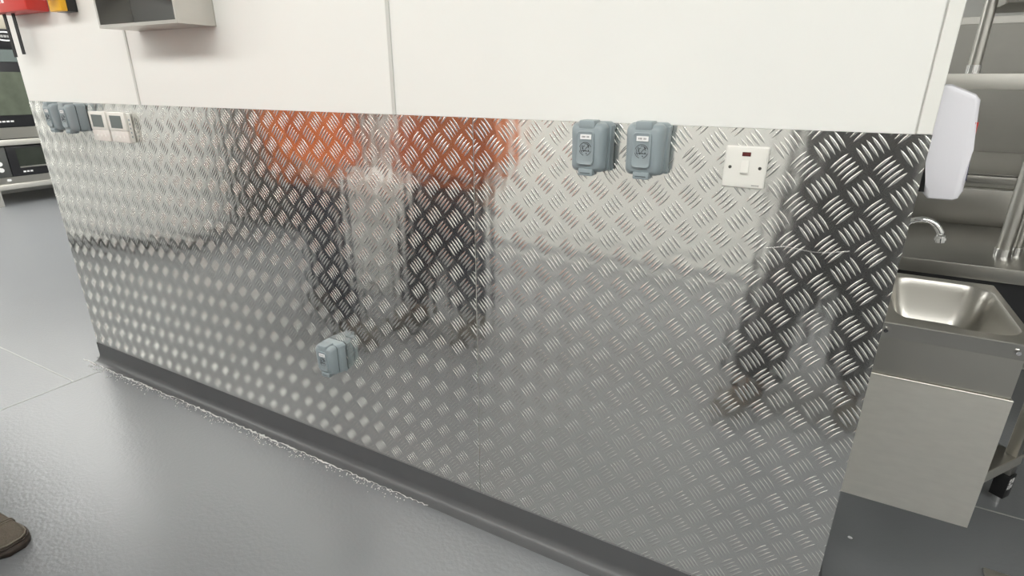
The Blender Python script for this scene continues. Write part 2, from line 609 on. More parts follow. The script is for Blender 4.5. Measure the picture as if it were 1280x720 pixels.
# ================================================================== SWITCH
sw = empty('light_switch', (-0.1365, -0.002, 1.2405))
tag(sw, 'white square switch with dark red indicator on the tread plate', 'switch')
bm = bmesh.new()
loft(bm, [[(p[0], y, p[1]) for p in rrect(0, 0, 0.0425 - s, 0.0435 - s, 0.003)]
          for y, s in ((0.0, 0.0), (-0.005, 0.0), (-0.0085, 0.0025), (-0.0095, 0.009))])
obj('faceplate', bm, 'white_pl', sw, auto=30)
bm = bmesh.new()
prism(bm, [(-0.0095, 0.014), (-0.0108, 0.014), (-0.0150, -0.0095), (-0.0135, -0.0125), (-0.0095, -0.0125)], 'x', -0.0075, 0.0075)
obj('rocker', bm, 'white_pl', sw)
obj('indicator_lens', bx(-0.0085, 0.0085, -0.0106, -0.009, 0.0235, 0.0320, bev=0.0006), 'neon', sw)
for sx in (-0.0295, 0.0295):
    obj('screw', cyl((sx, -0.0091, 0.0), (sx, -0.0099, 0.0), 0.0034), 'screw', sw)
for k in range(4):
    obj('print', bx(0.018 + k * 0.0038, 0.0208 + k * 0.0038, -0.0094, -0.0090, -0.0375, -0.0345), 'ink_soft', sw)

# ================================================================== THERMOSTATS
for i, (x, lab) in enumerate(((-2.605, 'white wall thermostat next to the far grey sockets'),
                              (-2.470, 'white wall thermostat further from the far grey sockets, right of its twin'))):
    t = empty('thermostat', (x, -0.002, 1.175))
    tag(t, lab, 'thermostat', 'white thermostats on the tread plate')
    obj('back_plate', bx(-0.062, 0.062, -0.016, 0.0, 0.0, 0.112, bev=0.003), 'white_pl', t, auto=40)
    fr = obj('front_frame', bx(-0.064, 0.060, -0.026, -0.016, 0.045, 0.116, bev=0.003), 'white_pl', t, auto=40)
    obj('lower_cover', bx(-0.063, 0.060, -0.024, -0.0155, 0.0, 0.0445, bev=0.002), 'film', t, auto=40)
    obj('screen', bx(-0.044, 0.036, -0.0268, -0.0255, 0.055, 0.103), 'lcd', t)
    for k in range(3):
        obj('button', cyl((-0.03 + 0.03 * k, -0.0238, 0.022), (-0.03 + 0.03 * k, -0.0252, 0.022), 0.004), 'white_pl', t)
    if i:
        for k in range(5):
            obj('vent_slot', bx(0.0612, 0.0622, -0.013, -0.009, 0.02 + k * 0.016, 0.027 + k * 0.016), 'grey_pl', t)

# ================================================================== OPEN STEEL BOX
b = empty('steel_wall_box', (-2.02, 0.0, 1.575))
tag(b, 'open-fronted stainless steel box fixed high on the white wall', 'wall box')
bw, bd, bh = 0.22, 0.127, 0.36
obj('back', bx(-bw, bw, -0.004, 0.0008, 0, bh), 'steel_d', b)
obj('dark_reflection_sheet', bx(-bw + 0.003, bw - 0.003, -0.012, -0.004, 0.003, bh), 'dark_grey', b)  # sheet coloured dark for the dim room reflected in the steel
for sx in (-1, 1):
    obj('side', bx(min(sx * bw, sx * (bw - 0.002)), max(sx * bw, sx * (bw - 0.002)), -bd, -0.004, 0.002, bh), 'steel', b)
    obj('front_flange', bx(min(sx * bw, sx * (bw - 0.010)), max(sx * bw, sx * (bw - 0.010)), -bd - 0.002, -bd, 0.010, bh), 'steel', b)
obj('bottom', bx(-bw, bw, -bd, -0.004, 0, 0.002), 'steel', b)
obj('lower_flange', bx(-bw, bw, -bd - 0.002, -bd, 0, 0.010), 'steel', b)
obj('top', bx(-bw, bw, -bd, -0.004, bh, bh + 0.002), 'steel', b)
bm = bmesh.new()     # added block for inner shade: low at the right side, rising to the left
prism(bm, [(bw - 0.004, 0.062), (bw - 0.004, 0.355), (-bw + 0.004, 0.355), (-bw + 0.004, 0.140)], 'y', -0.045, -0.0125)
obj('inner_shade_block', bm, 'enamel', b)

# ================================================================== FIRE BLANKET CASE
f = empty('fire_blanket_case', (-2.975, 0.0, 1.665))
tag(f, 'red fire blanket case on the white wall with two black pull tapes', 'fire blanket')
obj('case', bx(-0.155, 0.155, -0.078, 0.0008, 0.0, 0.30, bev=0.008), 'red', f, auto=40)
for sx, zz in ((-0.115, -0.165), (-0.038, -0.155)):
    obj('pull_tape', bx(sx - 0.012, sx + 0.012, -0.050, -0.047, zz, 0.004), 'webbing', f)
for k in range(4):        # worn pale lettering, unreadable in the photo
    obj('print', bx(-0.125 + k * 0.03, -0.105 + k * 0.03, -0.0786, -0.0778, 0.034, 0.058), 'sticker', f)

# ================================================================== EMERGENCY STOP
e = empty('emergency_stop', (-2.655, 0.0, 1.655))
tag(e, 'yellow and black emergency stop box with red button on the white wall', 'stop button')
obj('back_box', bx(-0.045, 0.045, -0.034, 0.0008, 0.0, 0.11, bev=0.003), 'black', e, auto=40)
obj('cover', bx(-0.045, 0.045, -0.056, -0.034, 0.0, 0.11, bev=0.004), 'yellow', e, auto=40)
obj('stem', cyl((0, -0.056, 0.055), (0, -0.075, 0.055), 0.013), 'black', e, smooth=False)
bm = bmesh.new()
tube(bm, [(0, -0.074, 0.055), (0, -0.082, 0.055), (0, -0.092, 0.055), (0, -0.097, 0.055)], 0.02, 24, True, [0.016, 0.022, 0.021, 0.012])
obj('button', bm, 'redbtn', e, auto=50)

# ================================================================== SOAP DISPENSER (on the wall end)
d = empty('soap_dispenser', (WX1 + 0.004, 0.085, 1.19))
tag(d, 'white plastic soap dispenser on the wall end above the steel basin', 'dispenser')
outl = [(0.0, 0.217), (0.022, 0.217), (0.062, 0.200), (0.071, 0.190), (0.080, 0.100), (0.0835, 0.020), (0.078, 0.004),
        (0.070, 0.0), (0.030, 0.0), (0.022, 0.008), (0.019, 0.03), (0.020, 0.075), (0.010, 0.092), (0.0, 0.097)]
bm = bmesh.new()
prism(bm, outl, 'y', 0.0, 0.115)
bmesh.ops.bevel(bm, geom=[e_ for e_ in bm.edges if abs(e_.verts[0].co.y - e_.verts[1].co.y) < 1e-6], offset=0.010, segments=2, affect='EDGES', profile=0.5)
obj('cover', bm, 'disp_pl', d, auto=40)
obj('mount', bx(0.0, 0.023, 0.008, 0.107, 0.012, 0.098, bev=0.003), 'black', d, auto=40)
bm = bmesh.new()
prism(bm, [(0.0705, 0.0022), (0.0745, 0.0060), (0.0765, 0.0120), (0.0785, 0.0118), (0.0765, 0.0045), (0.0715, 0.0005)], 'z', 0.120, 0.150)
obj('logo_strip', bm, 'red', d)
bm = bmesh.new()
prism(bm, [(0.0772, 0.110), (0.0798, 0.110), (0.0845, 0.040), (0.081, 0.040)], 'y', 0.012, 0.100)
obj('lever_print', bm, 'blue', d)

# ================================================================== HAND BASIN (on the wall end)
bs = empty('hand_basin', (WX1 + 0.004, 0.12, 0.43))
tag(bs, 'stainless steel hand basin with deep skirt fixed to the wall end', 'basin')
BX, BY, BZ = 0.290, 0.425, 0.475          # size of the rim plate, rim height above the skirt bottom
# rim plate with a rounded opening and the bowl pressed down from it
bm = bmesh.new()
cx, cy = 0.158, 0.215
n_c = 8
outer = rrect(BX / 2, BY / 2, BX / 2, BY / 2, 0.004, n_c)
inner = rrect(cx, cy, 0.117, 0.178, 0.060, n_c)
rings = [[(p[0] + (0.0 if p[0] < BX / 2 else -0.007), p[1] + (0.007 if p[1] < BY / 2 else -0.007), BZ - 0.038) for p in outer], [(p[0], p[1], BZ - 0.002) for p in outer],
         [(p[0] + (0.002 if p[0] < BX / 2 else -0.002), p[1] + (0.002 if p[1] < BY / 2 else -0.002), BZ) for p in outer],
         [(p[0], p[1], BZ) for p in inner]]
for s, dz, r_ in ((0.003, 0.004, 0.058), (0.008, 0.025, 0.056), (0.020, 0.075, 0.05), (0.035, 0.105, 0.04), (0.060, 0.122, 0.03), (0.095, 0.130, 0.012)):
    rings.append([(p[0], p[1], BZ - dz) for p in rrect(cx, cy, 0.117 - s, 0.178 - s, r_, n_c)])
R = loft(bm, rings, cap=False)
bm.faces.new(R[-1][::-1])
obj('bowl', bm, 'steel_d', bs, auto=28)
obj('drain', cyl((cx, cy, BZ - 0.131), (cx, cy, BZ - 0.127), 0.020), 'chrome', bs)
# skirt: upper shell and a slightly larger lower shell, both three-sided sheets
def shell(x1, y0, y1, z0, z1, t, nm, m_):
    bm = bmesh.new()
    prism(bm, [(0.0, y0), (x1, y0), (x1, y1), (0.0, y1), (0.0, y1 - t), (x1 - t, y1 - t), (x1 - t, y0 + t), (0.0, y0 + t)], 'z', z0, z1)
    return obj(nm, bm, m_, bs)
shell(BX - 0.018, 0.012, BY - 0.012, 0.330, BZ - 0.036, 0.0015, 'upper_skirt', 'steel_d')
shell(BX - 0.014, 0.006, BY - 0.006, 0.000, 0.342, 0.0015, 'lower_skirt', 'steel_h')
obj('folded_edge', cyl((0.0, 0.0068, 0.3415), (BX - 0.014, 0.0068, 0.3415), 0.0022, 12), 'steel_h', bs, auto=60)
for sx in (0.022, BX - 0.035):
    obj('screw', cyl((sx, 0.0005, BZ - 0.020), (sx, -0.0025, BZ - 0.020), 0.0045, 10), 'chrome', bs)
tp = empty('tap', (WX1 + 0.030, 0.335, 0.905))
tag(tp, 'chrome swan-neck tap at the back of the hand basin', 'tap')
obj('tap_base', cyl((0, 0, 0), (0, 0, 0.028), 0.020, 20, 0.016), 'chrome', tp, auto=50)
bm = bmesh.new()
pth = [(0, 0, 0.02), (0, 0, 0.08), (0, 0, 0.145)]
for k in range(1, 13):
    a = rad(180 - 168 * k / 12)
    pth.append((0.043 + 0.043 * math.cos(a), 0, 0.150 + 0.046 * math.sin(a)))
tube(bm, pth, 0.008, 14)
obj('spout', bm, 'chrome', tp, smooth=True)
obj('nozzle', cyl((0.085, 0, 0.162), (0.087, 0, 0.146), 0.0105, 16), 'chrome', tp, auto=50)
obj('nozzle_collar', cyl((0.0855, 0, 0.158), (0.0862, 0, 0.152), 0.0130, 16), 'chrome', tp, auto=50)

# ================================================================== STEEL TABLE WITH OVERSHELF
t = empty('steel_table', (0.22, 0.96, 0.0))
tag(t, 'long stainless steel worktable with raised back edge behind the basin', 'table')
TL = 2.9
obj('worktop', bx(0, TL, 0, 0.70, 0.802, 0.85, bev=0.003), 'steel_t', t, auto=40)
obj('upstand', bx(0, TL, 0.68, 0.70, 0.85, 1.000, bev=0.002), 'steel_t', t, auto=40)
obj('under_shelf', bx(0.02, TL - 0.02, 0.16, 0.68, 0.455, 0.49), 'steel_d', t)
obj('underside_shade_block', bx(0.06, 0.52, 0.03, 0.60, 0.66, 0.801), 'enamel', t)  # added black block for the shadow gap below the worktop
for lx in (0.03, TL - 0.07):
    for ly in (0.10, 0.64):
        lg = obj('leg', bx(lx, lx + 0.04, ly, ly + 0.04, 0.05, 0.803, bev=0.003), 'steel', t, auto=40)
        obj('foot', cyl((lx + 0.02, ly + 0.02, 0.0), (lx + 0.02, ly + 0.02, 0.055), 0.012, 12, 0.017), 'black', lg)

g = empty('overshelf', (0.22, 0.96, 0.85))
tag(g, 'two-tier stainless overshelf on round posts standing on the worktable', 'shelf')
obj('lower_shelf', bx(0.0, TL, 0.12, 0.45, 0.540, 0.588, bev=0.002), 'steel_h', g, auto=40)
obj('upper_shelf', bx(0.20, TL, 0.12, 0.45, 0.788, 0.83, bev=0.003), 'steel_d', g, auto=40)
for px, py, z0, z1, r_ in ((0.387, 0.175, 0.0, 0.540, 0.022), (0.432, 0.215, 0.0, 0.540, 0.012),
                           (0.168, 0.175, 0.588, 0.98, 0.017), (2.7, 0.175, 0.0, 0.80, 0.022)):
    ps = obj('post', cyl((px, py, z0), (px, py, z1), r_, 20), 'steel', g, auto=50)
    obj('post_collar', cyl((px, py, z0), (px, py, z0 + 0.026), r_ + 0.003, 20), 'chrome', ps, auto=50)

# steel counter along the back wall and steel cladding above it
k_ = empty('back_counter', (-0.2, 2.55, 0.0))
tag(k_, 'stainless steel counter along the back wall behind the worktable', 'counter')
obj('worktop', bx(0, 3.6, 0, 1.38, 0.905, 0.945, bev=0.004), 'steel', k_, auto=40)
obj('upstand_lip', bx(0, 3.6, -0.004, 0.02, 0.945, 0.952), 'chrome', k_)
for kx in range(4):
    c_ = obj('cupboard', bx(kx * 0.9 + 0.005, kx * 0.9 + 0.895, 0.03, 1.36, 0.12, 0.905), 'steel_d', k_)
    obj('door', bx(kx * 0.9 + 0.02, kx * 0.9 + 0.88, 0.008, 0.03, 0.14, 0.88, bev=0.003), 'steel_h', c_)
    obj('handle', cyl((kx * 0.9 + 0.80, -0.012, 0.55), (kx * 0.9 + 0.80, -0.012, 0.75), 0.008, 10), 'chrome', c_)
    for lx in (0.06, 0.84):
        obj('foot', cyl((kx * 0.9 + lx, 0.15, 0), (kx * 0.9 + lx, 0.15, 0.12), 0.02, 10), 'black', k_)
        obj('foot', cyl((kx * 0.9 + lx, 1.25, 0), (kx * 0.9 + lx, 1.25, 0.12), 0.02, 10), 'black', k_)
obj('steel_cladding', bx(-0.4, 3.5, YB - 0.008, YB, 0.945, 1.79), 'steel_t', wb)
obj('cladding_trim', bx(-0.4, 3.5, YB - 0.02, YB, 1.79, 1.835), 'steel', wb)

# low steel stand pushed in at an angle below the table
st = empty('low_stand', (0.79, 0.965, 0.0), math.atan2(-0.81, -0.59))
tag(st, 'low stainless stand at an angle under the worktable, with sticker on its leg', 'stand')
SL, SD = 0.40, 0.38        # local +x runs along the visible lip, local -y goes under the table
def _l(x0, x1, y0, y1, z0, z1, nm, m_, par=st, bev=0.002):
    return obj(nm, bx(x0, x1, y0, y1, z0, z1, bev=bev), m_, par, auto=40)
_l(0.0, SL, -SD, -0.002, 0.196, 0.202, 'shelf', 'steel_d', bev=0)
_l(-0.004, SL, -0.002, 0.002, 0.166, 0.206, 'shelf_lip', 'steel_h', bev=0.0008)
_l(0.0, SL, -SD, 0.0, 0.60, 0.63, 'top', 'steel_d')
for i, (lx, ly) in enumerate(((0.0, -0.036), (0.20, -0.25), (0.0, -SD), (SL - 0.036, -SD))):
    lg = _l(lx, lx + 0.036, ly, ly + 0.034, 0.045, 0.60, 'leg', 'steel_d')
    _l(lx - 0.004, lx + 0.040, ly - 0.004, ly + 0.039, 0.030, 0.125, 'foot_sleeve', 'black', lg)
    obj('foot', cyl((lx + 0.018, ly + 0.017, 0.0), (lx + 0.018, ly + 0.017, 0.04), 0.013, 12), 'chrome', lg)
    if i == 0:
        for a, bb, c, dd in ((0.004, 0.016, 0.092, 0.112), (0.020, 0.034, 0.100, 0.112), (0.020, 0.032, 0.088, 0.096), (0.004, 0.012, 0.070, 0.084),
                             (0.015, 0.022, 0.066, 0.086), (0.026, 0.034, 0.068, 0.078), (0.024, 0.034, 0.080, 0.084)):
            obj('print', bx(lx + a, lx + bb, ly + 0.0388, ly + 0.0394, c, dd), 'sticker', lg)

# steel floor channel cover near the camera-side edge of the bay
dr = empty('floor_drain', (0.655, 0.30, 0.0))
tag(dr, 'stainless floor drain frame on the vinyl in the corner by the stand', 'drain')
obj('frame', bx(0, 0.32, 0, 0.255, 0.0, 0.012, bev=0.002), 'steel_h', dr, auto=40)
for k in range(7):
    obj('slot', bx(0.03, 0.29, 0.03 + k * 0.030, 0.042 + k * 0.030, 0.0118, 0.0126), 'black', dr)

# ================================================================== OVENS ON A STAND (far left)
OX = -8.40
s = empty('oven_stand', (OX, 1.5, 0.0))
tag(s, 'stainless oven stand with two shelves by the far left wall', 'stand')
OL = 1.35
obj('top_shelf', bx(-0.85, 0.02, 0, OL, 0.685, 0.750, bev=0.004), 'steel_h', s, auto=40)
obj('lower_shelf', bx(-0.85, 0.02, 0, OL, 0.185, 0.245, bev=0.004), 'steel_h', s, auto=40)
for ly in (0.0, OL - 0.05):
    for lx in (-0.85, -0.03):
        obj('leg', bx(lx, lx + 0.05, ly, ly + 0.05, 0, 0.69, bev=0.003), 'steel_h', s, auto=40)

mw = empty('counter_oven', (OX, 1.53, 0.2455))
tag(mw, 'black oven with dark window on the lower shelf of the stand', 'oven')
obj('body', bx(-0.75, -0.02, 0, 1.1, 0.0, 0.425, bev=0.006), 'enamel', mw, auto=40)
dr_ = obj('door', bx(-0.02, 0.0, 0.19, 1.05, 0.085, 0.425, bev=0.004), 'enamel', mw, auto=40)
obj('window', bx(0.0, 0.003, 0.28, 0.98, 0.19, 0.40), 'glass', dr_)
obj('window_sill', bx(0.0, 0.008, 0.28, 0.98, 0.175, 0.192), 'steel_d', dr_)
for k in range(3):
    obj('print', bx(0.0, 0.002, 0.30 + k * 0.035, 0.325 + k * 0.035, 0.12, 0.138), 'sticker', dr_)
cp = obj('control_panel', bx(-0.02, 0.002, 0.0, 0.18, 0.085, 0.425, bev=0.003), 'dark_grey', mw, auto=40)
for zz in (0.17, 0.24):
    obj('knob', cyl((0.002, 0.09, zz), (0.02, 0.09, zz), 0.026, 16), 'sticker', cp)
obj('vent', bx(-0.02, -0.004, 0.0, 1.08, 0.0, 0.08), 'steel_d', mw)
obj('marker_dot', bx(-0.004, 0.0, 0.12, 0.16, 0.035, 0.06), 'sticker', mw)

ov = empty('combi_oven', (OX, 1.53, 0.750))
tag(ov, 'tall black-fronted oven with large glass door on top of the stand', 'oven')
obj('body', bx(-0.8, -0.03, 0, 1.25, 0.0, 1.10, bev=0.008), 'enamel', ov, auto=40)
obj('plinth_vent', bx(-0.03, -0.008, 0.0, 1.25, 0.01, 0.135), 'steel_d', ov)
dd = obj('door', bx(-0.03, 0.0, 0.02, 1.23, 0.14, 0.85, bev=0.006), 'enamel', ov, auto=40)
obj('window', bx(0.0, 0.004, 0.12, 1.1, 0.272, 0.745), 'glass_g', dd)
obj('handle', cyl((0.035, 0.08, 0.25), (0.035, 0.08, 0.75), 0.012, 12), 'steel', dd)
for k in range(4):
    obj('print', bx(0.0, 0.002, 0.20 + k * 0.04, 0.23 + k * 0.04, 0.195, 0.212), 'sticker', dd)
obj('upper_band', bx(-0.03, -0.002, 0.0, 1.25, 0.855, 0.985), 'lcd', ov)
cpn = obj('control_panel', bx(-0.03, 0.002, 0.0, 1.25, 0.99, 1.20, bev=0.004), 'enamel', ov, auto=40)
bm = bmesh.new()
loop = [(0.004, 0.50 + 0.105 * math.cos(2 * math.pi * k / 28), 1.125 + 0.045 * math.sin(2 * math.pi * k / 28)) for k in range(29)]
tube(bm, loop, 0.008, 6)
obj('oval_emblem', bm, 'sticker', cpn)
for k in range(3):
    obj('print', bx(0.002, 0.005, 0.455 + k * 0.032, 0.48 + k * 0.032, 1.112, 1.138), 'ink_soft', cpn)
obj('top_cover', bx(-0.8, -0.01, 0, 1.25, 1.20, 1.52, bev=0.01), 'tan', ov, auto=40)

# ================================================================== THINGS ONLY SEEN MIRRORED IN THE PLATE
fr = empty('upright_fridge', (-5.55, -1.50, 0.0), rad(-23.6))
tag(fr, 'wide white upright fridge mirrored at the left end of the tread plate', 'fridge')
obj('plinth', bx(-0.76, 0.76, -0.36, 0.32, 0.0, 0.10), 'enamel', fr)
obj('cabinet', bx(-0.78, 0.78, -0.38, 0.34, 0.10, 1.95, bev=0.01), 'fridge', fr, auto=40)
for sx in (-1, 1):
    dq = obj('door', bx(min(sx * 0.005, sx * 0.775), max(sx * 0.005, sx * 0.775), 0.34, 0.39, 0.14, 1.92, bev=0.008), 'fridge', fr, auto=40)
    obj('handle', cyl((sx * 0.06, 0.43, 0.8), (sx * 0.06, 0.43, 1.3), 0.012, 12), 'steel', dq)

sf = empty('steel_fridge', (-5.1, -2.78, 0.0))
tag(sf, 'dark satin steel fridge mirrored left of the orange jackets', 'fridge')
obj('plinth', bx(-1.05, 1.05, -0.33, 0.28, 0.0, 0.10), 'enamel', sf)
obj('cabinet', bx(-1.08, 1.08, -0.35, 0.30, 0.10, 2.0, bev=0.01), 'dark_grey', sf, auto=40)
for q in range(3):
    dq = obj('door', bx(-1.07 + q * 0.715, -0.365 + q * 0.715, 0.30, 0.345, 0.14, 1.97, bev=0.008), 'dark_grey', sf, auto=40)
    obj('handle', cyl((-1.0 + q * 0.715, 0.385, 0.8), (-1.0 + q * 0.715, 0.385, 1.3), 0.012, 12), 'steel', dq)

wbn = empty('pedal_bin', (-2.66, -1.66, 0.0))
tag(wbn, 'cream plastic pedal bin mirrored between the two orange jackets', 'bin')
bm = bmesh.new()
loft(bm, [[(p[0], p[1], z) for p in rrect(0, 0, w, w * 0.8, 0.04)] for z, w in ((0.0, 0.17), (0.03, 0.175), (0.70, 0.215))])
obj('body', bm, 'fridge', wbn, auto=40)
bm = bmesh.new()
loft(bm, [[(p[0], p[1], z) for p in rrect(0, 0, w, w * 0.8, 0.04)] for z, w in ((0.70, 0.225), (0.74, 0.225), (0.80, 0.20), (0.83, 0.13))])
obj('lid', bm, 'fridge', wbn, auto=50)
obj('pedal', bx(-0.06, 0.06, 0.13, 0.20, 0.02, 0.04, bev=0.006), 'black', wbn, auto=40)

# LED ceiling panels
lights = [(-7.7 + 1.3 * q, -1.7) for q in range(9)] + [(-8.4, 0.9), (-7.1, 0.9), (-5.8, 0.9), (-8.4, 1.8), (-7.1, 1.8), (-5.8, 1.8), (-4.5, 1.8), (-1.2, 3.0)]
for i, (x, y) in enumerate(lights):
    l = empty('ceiling_light', (x, y, CEIL - 0.0005))
    tag(l, 'flat square-framed LED ceiling panel', 'ceiling light', 'LED ceiling panels')
    bm = bmesh.new()
    for a in ((-0.6, 0.6, -0.3, -0.28), (-0.6, 0.6, 0.28, 0.3), (-0.6, -0.58, -0.28, 0.28), (0.58, 0.6, -0.28, 0.28)):
        box(bm, *a, -0.012, 0.0)
    obj('frame', bm, 'trim', l)
    obj('diffuser', bx(-0.58, 0.58, -0.28, 0.28, -0.008, -0.002), 'lamp', l)


# ------------------------------------------------------------------ people
def skin(name, verts, edges, radii, material, parent, root=0, sub=2):
    me = bpy.data.meshes.new(name)
    me.from_pydata(verts, edges, [])
    o = link(name, me, material, parent)
    md = o.modifiers.new('skin', 'SKIN')
    md.use_smooth_shade = True
    md.use_x_symmetry = False
    sv = me.skin_vertices[0].data if me.skin_vertices else None
    if sv is None:
        bpy.context.view_layer.objects.active = o
        sv = me.skin_vertices[0].data
    for i, r_ in enumerate(radii):
        sv[i].radius = r_ if isinstance(r_, tuple) else (r_, r_)
        sv[i].use_root = (i == root)
    ms = o.modifiers.new('sub', 'SUBSURF')
    ms.levels = sub
    ms.render_levels = sub
    return o


def chain(V, E, Rr, start, pts):
    prev = start
    for p, r_ in pts:
        V.append(p)
        Rr.append(r_)
        E.append((prev, len(V) - 1))
        prev = len(V) - 1
    return prev


def make_person(name, loc, rotz, label, jacket, trousers, feet, hands, H=1.76, knees=None, tape=False, shoe_dir=None, bulk=1.0, coat=None):
    """local frame: x right, y forward, z up. feet: ankle (x,y) left/right; hands: wrist points left/right"""
    root = empty(name, loc, rotz)
    tag(root, label, 'person')
    k = H / 1.76
    hip, chest, neck = 0.93 * k, 1.30 * k, 1.50 * k
    # body: one continuous skinned mesh, pelvis root
    V = [(0, 0, hip)]
    E, Rr = [], [(0.125, 0.10)]
    sp = chain(V, E, Rr, 0, [((0, 0.0, 1.12 * k), (0.12, 0.09)), ((0, -0.01, chest), (0.145, 0.10)), ((0, -0.01, 1.42 * k), (0.10, 0.075))])
    hd = chain(V, E, Rr, sp, [((0, 0.0, neck), 0.052), ((0, 0.015, 1.565 * k), 0.062), ((0, 0.015, 1.63 * k), (0.075, 0.088)), ((0, 0.008, 1.70 * k), (0.07, 0.083)), ((0, 0.0, 1.745 * k), 0.045)])
    limbs = {}
    for s_, side in ((-1, 'l'), (1, 'r')):
        fx, fy = feet[side]
        hx, hy, hz = hands[side]
        sh = (s_ * 0.185, -0.01, 1.405 * k)
        el = ((sh[0] + hx) / 2 + s_ * 0.09, (sh[1] + hy) / 2 - 0.07, (sh[2] + hz) / 2 - 0.07)
        w = (hx, hy, hz)
        dv = (Vector(w) - Vector(el)).normalized()
        pm = Vector(w) + dv * 0.055
        i_w = chain(V, E, Rr, sp, [(sh, 0.058), (tuple((Vector(sh) + Vector(el)) / 2), 0.047), (el, 0.04), (tuple((Vector(el) + Vector(w)) / 2), 0.037), (w, 0.026)])
        i_p = chain(V, E, Rr, i_w, [(tuple(pm), (0.034, 0.020))])
        side_v = dv.cross(Vector((0, 0, 1)))
        if side_v.length < 0.2:
            side_v = Vector((0, 1, 0))
        side_v.normalize()
        nrm = side_v.cross(dv)
        for q, (off, ln) in enumerate(((-0.027, 0.070), (-0.009, 0.080), (0.009, 0.075), (0.027, 0.058))):
            b0 = pm + dv * 0.035 + side_v * off
            chain(V, E, Rr, i_p, [(tuple(b0), 0.009), (tuple(b0 + dv * ln * 0.5 - nrm * 0.006), 0.0085), (tuple(b0 + dv * ln * 0.8 - nrm * 0.022), 0.0075)])
        tb = Vector(w) + dv * 0.03 - side_v * s_ * 0.03
        chain(V, E, Rr, i_p, [(tuple(tb), 0.011), (tuple(tb + dv * 0.045 - side_v * s_ * 0.012 - nrm * 0.012), 0.009)])
        hj = (s_ * 0.095, 0, 0.88 * k)
        kn = (s_ * 0.095 * 0.4 + fx * 0.6, fy * 0.5 + 0.05, 0.50 * k)
        an = (fx, fy, 0.09)
        chain(V, E, Rr, 0, [(hj, 0.085), (tuple((Vector(hj) + Vector(kn)) / 2), 0.075), (kn, 0.056), (tuple((Vector(kn) + Vector(an)) / 2 + Vector((0, -0.015, 0.04))), 0.052), (an, 0.036), ((fx, fy + 0.08, 0.05), 0.032)])
        limbs[side] = (sh, el, w, hj, kn, an)
    skin('body', V, E, Rr, 'skin', root, 0, 1)
    # jacket
    V = [(0, 0, 1.10 * k)]
    E, Rr = [], [(0.165, 0.13)]
    hem = [((0, 0, 0.95 * k), (0.165, 0.13)), ((0, 0, 0.80 * k), (0.17, 0.14))]
    if coat:
        hem += [((0, 0.02, 0.66 * k), (0.19, 0.15)), ((0, 0.03, coat), (0.20, 0.16))]
    chain(V, E, Rr, 0, hem)
    top = chain(V, E, Rr, 0, [((0, -0.01, chest), (0.175, 0.135)), ((0, -0.01, 1.43 * k), (0.12, 0.095))])
    chain(V, E, Rr, top, [((0, 0.0, 1.505 * k), 0.072)])
    for side in 'lr':
        sh, el, w, *_ = limbs[side]
        chain(V, E, Rr, top, [(sh, 0.082), (tuple((Vector(sh) + Vector(el)) / 2), 0.068), (el, 0.060), (tuple((Vector(el) + Vector(w)) / 2), 0.054), (tuple(Vector(w) - (Vector(w) - Vector(el)).normalized() * 0.02), 0.042)])
    bz = [1.1 + (bulk - 1.1) * max(0.0, min(1.0, (1.38 * k - v[2]) / 0.35)) for v in V]
    Rr = [(q[0] * f_, q[1] * f_ ** 0.5) if isinstance(q, tuple) else q * f_ ** 0.7 for q, f_ in zip(Rr, bz)]
    jk = skin('jacket', V, E, Rr, jacket, root, 0, 2)
    if tape:
        for zz in (0.92, 1.08):
            bm = bmesh.new()
            loft(bm, [[((0.182) * math.cos(a), (0.148) * math.sin(a), z_) for a in [2 * math.pi * q / 28 for q in range(28)]] for z_ in (zz * k, zz * k + 0.05)], cap=False)
            obj('reflective_band', bm, 'reflect', root, smooth=True)
    # trousers
    V = [(0, 0, 0.92 * k)]
    E, Rr = [], [(0.15, 0.12)]
    chain(V, E, Rr, 0, [((0, 0, 1.0 * k), (0.14, 0.11))])
    for side in 'lr':
        *_, hj, kn, an = limbs[side]
        chain(V, E, Rr, 0, [(hj, 0.098), (tuple((Vector(hj) + Vector(kn)) / 2), 0.092), (kn, 0.078), (tuple((Vector(kn) + Vector(an)) / 2), 0.074), ((an[0], an[1], 0.085), 0.068)])
    Rr = [(q[0] * bulk, q[1]) if isinstance(q, tuple) else q * bulk for q in Rr]
    skin('trousers', V, E, Rr, trousers, root, 0, 2)
    for side in 'lr':
        fx, fy = feet[side]
        make_shoe(root, fx, fy, (shoe_dir or {}).get(side, 0.0))
    # face and hair
    for s_ in (-1, 1):
        bm = bmesh.new()
        bmesh.ops.create_uvsphere(bm, u_segments=12, v_segments=8, radius=0.012, matrix=Matrix.Translation((s_ * 0.032, 0.088, 1.645 * k)))
        obj('eye', bm, 'sticker', root, smooth=True)
        bm = bmesh.new()
        bmesh.ops.create_uvsphere(bm, u_segments=10, v_segments=8, radius=1.0,
                                  matrix=Matrix.Translation((s_ * 0.078, 0.0, 1.635 * k)) @ Matrix.Diagonal((0.012, 0.022, 0.034, 1)))
        obj('ear', bm, 'skin', root, smooth=True)
    bm = bmesh.new()
    loft(bm, [[(-0.010, 0.088, 1.645 * k), (0.010, 0.088, 1.645 * k), (0.010, 0.075, 1.645 * k), (-0.010, 0.075, 1.645 * k)],
              [(-0.017, 0.117, 1.602 * k), (0.017, 0.117, 1.602 * k), (0.019, 0.075, 1.600 * k), (-0.019, 0.075, 1.600 * k)]])
    obj('nose', bm, 'skin', root, smooth=True)
    obj('mouth', bx(-0.024, 0.024, 0.080, 0.094, 1.572 * k, 1.580 * k, bev=0.003), 'redbtn', root)
    bm = bmesh.new()
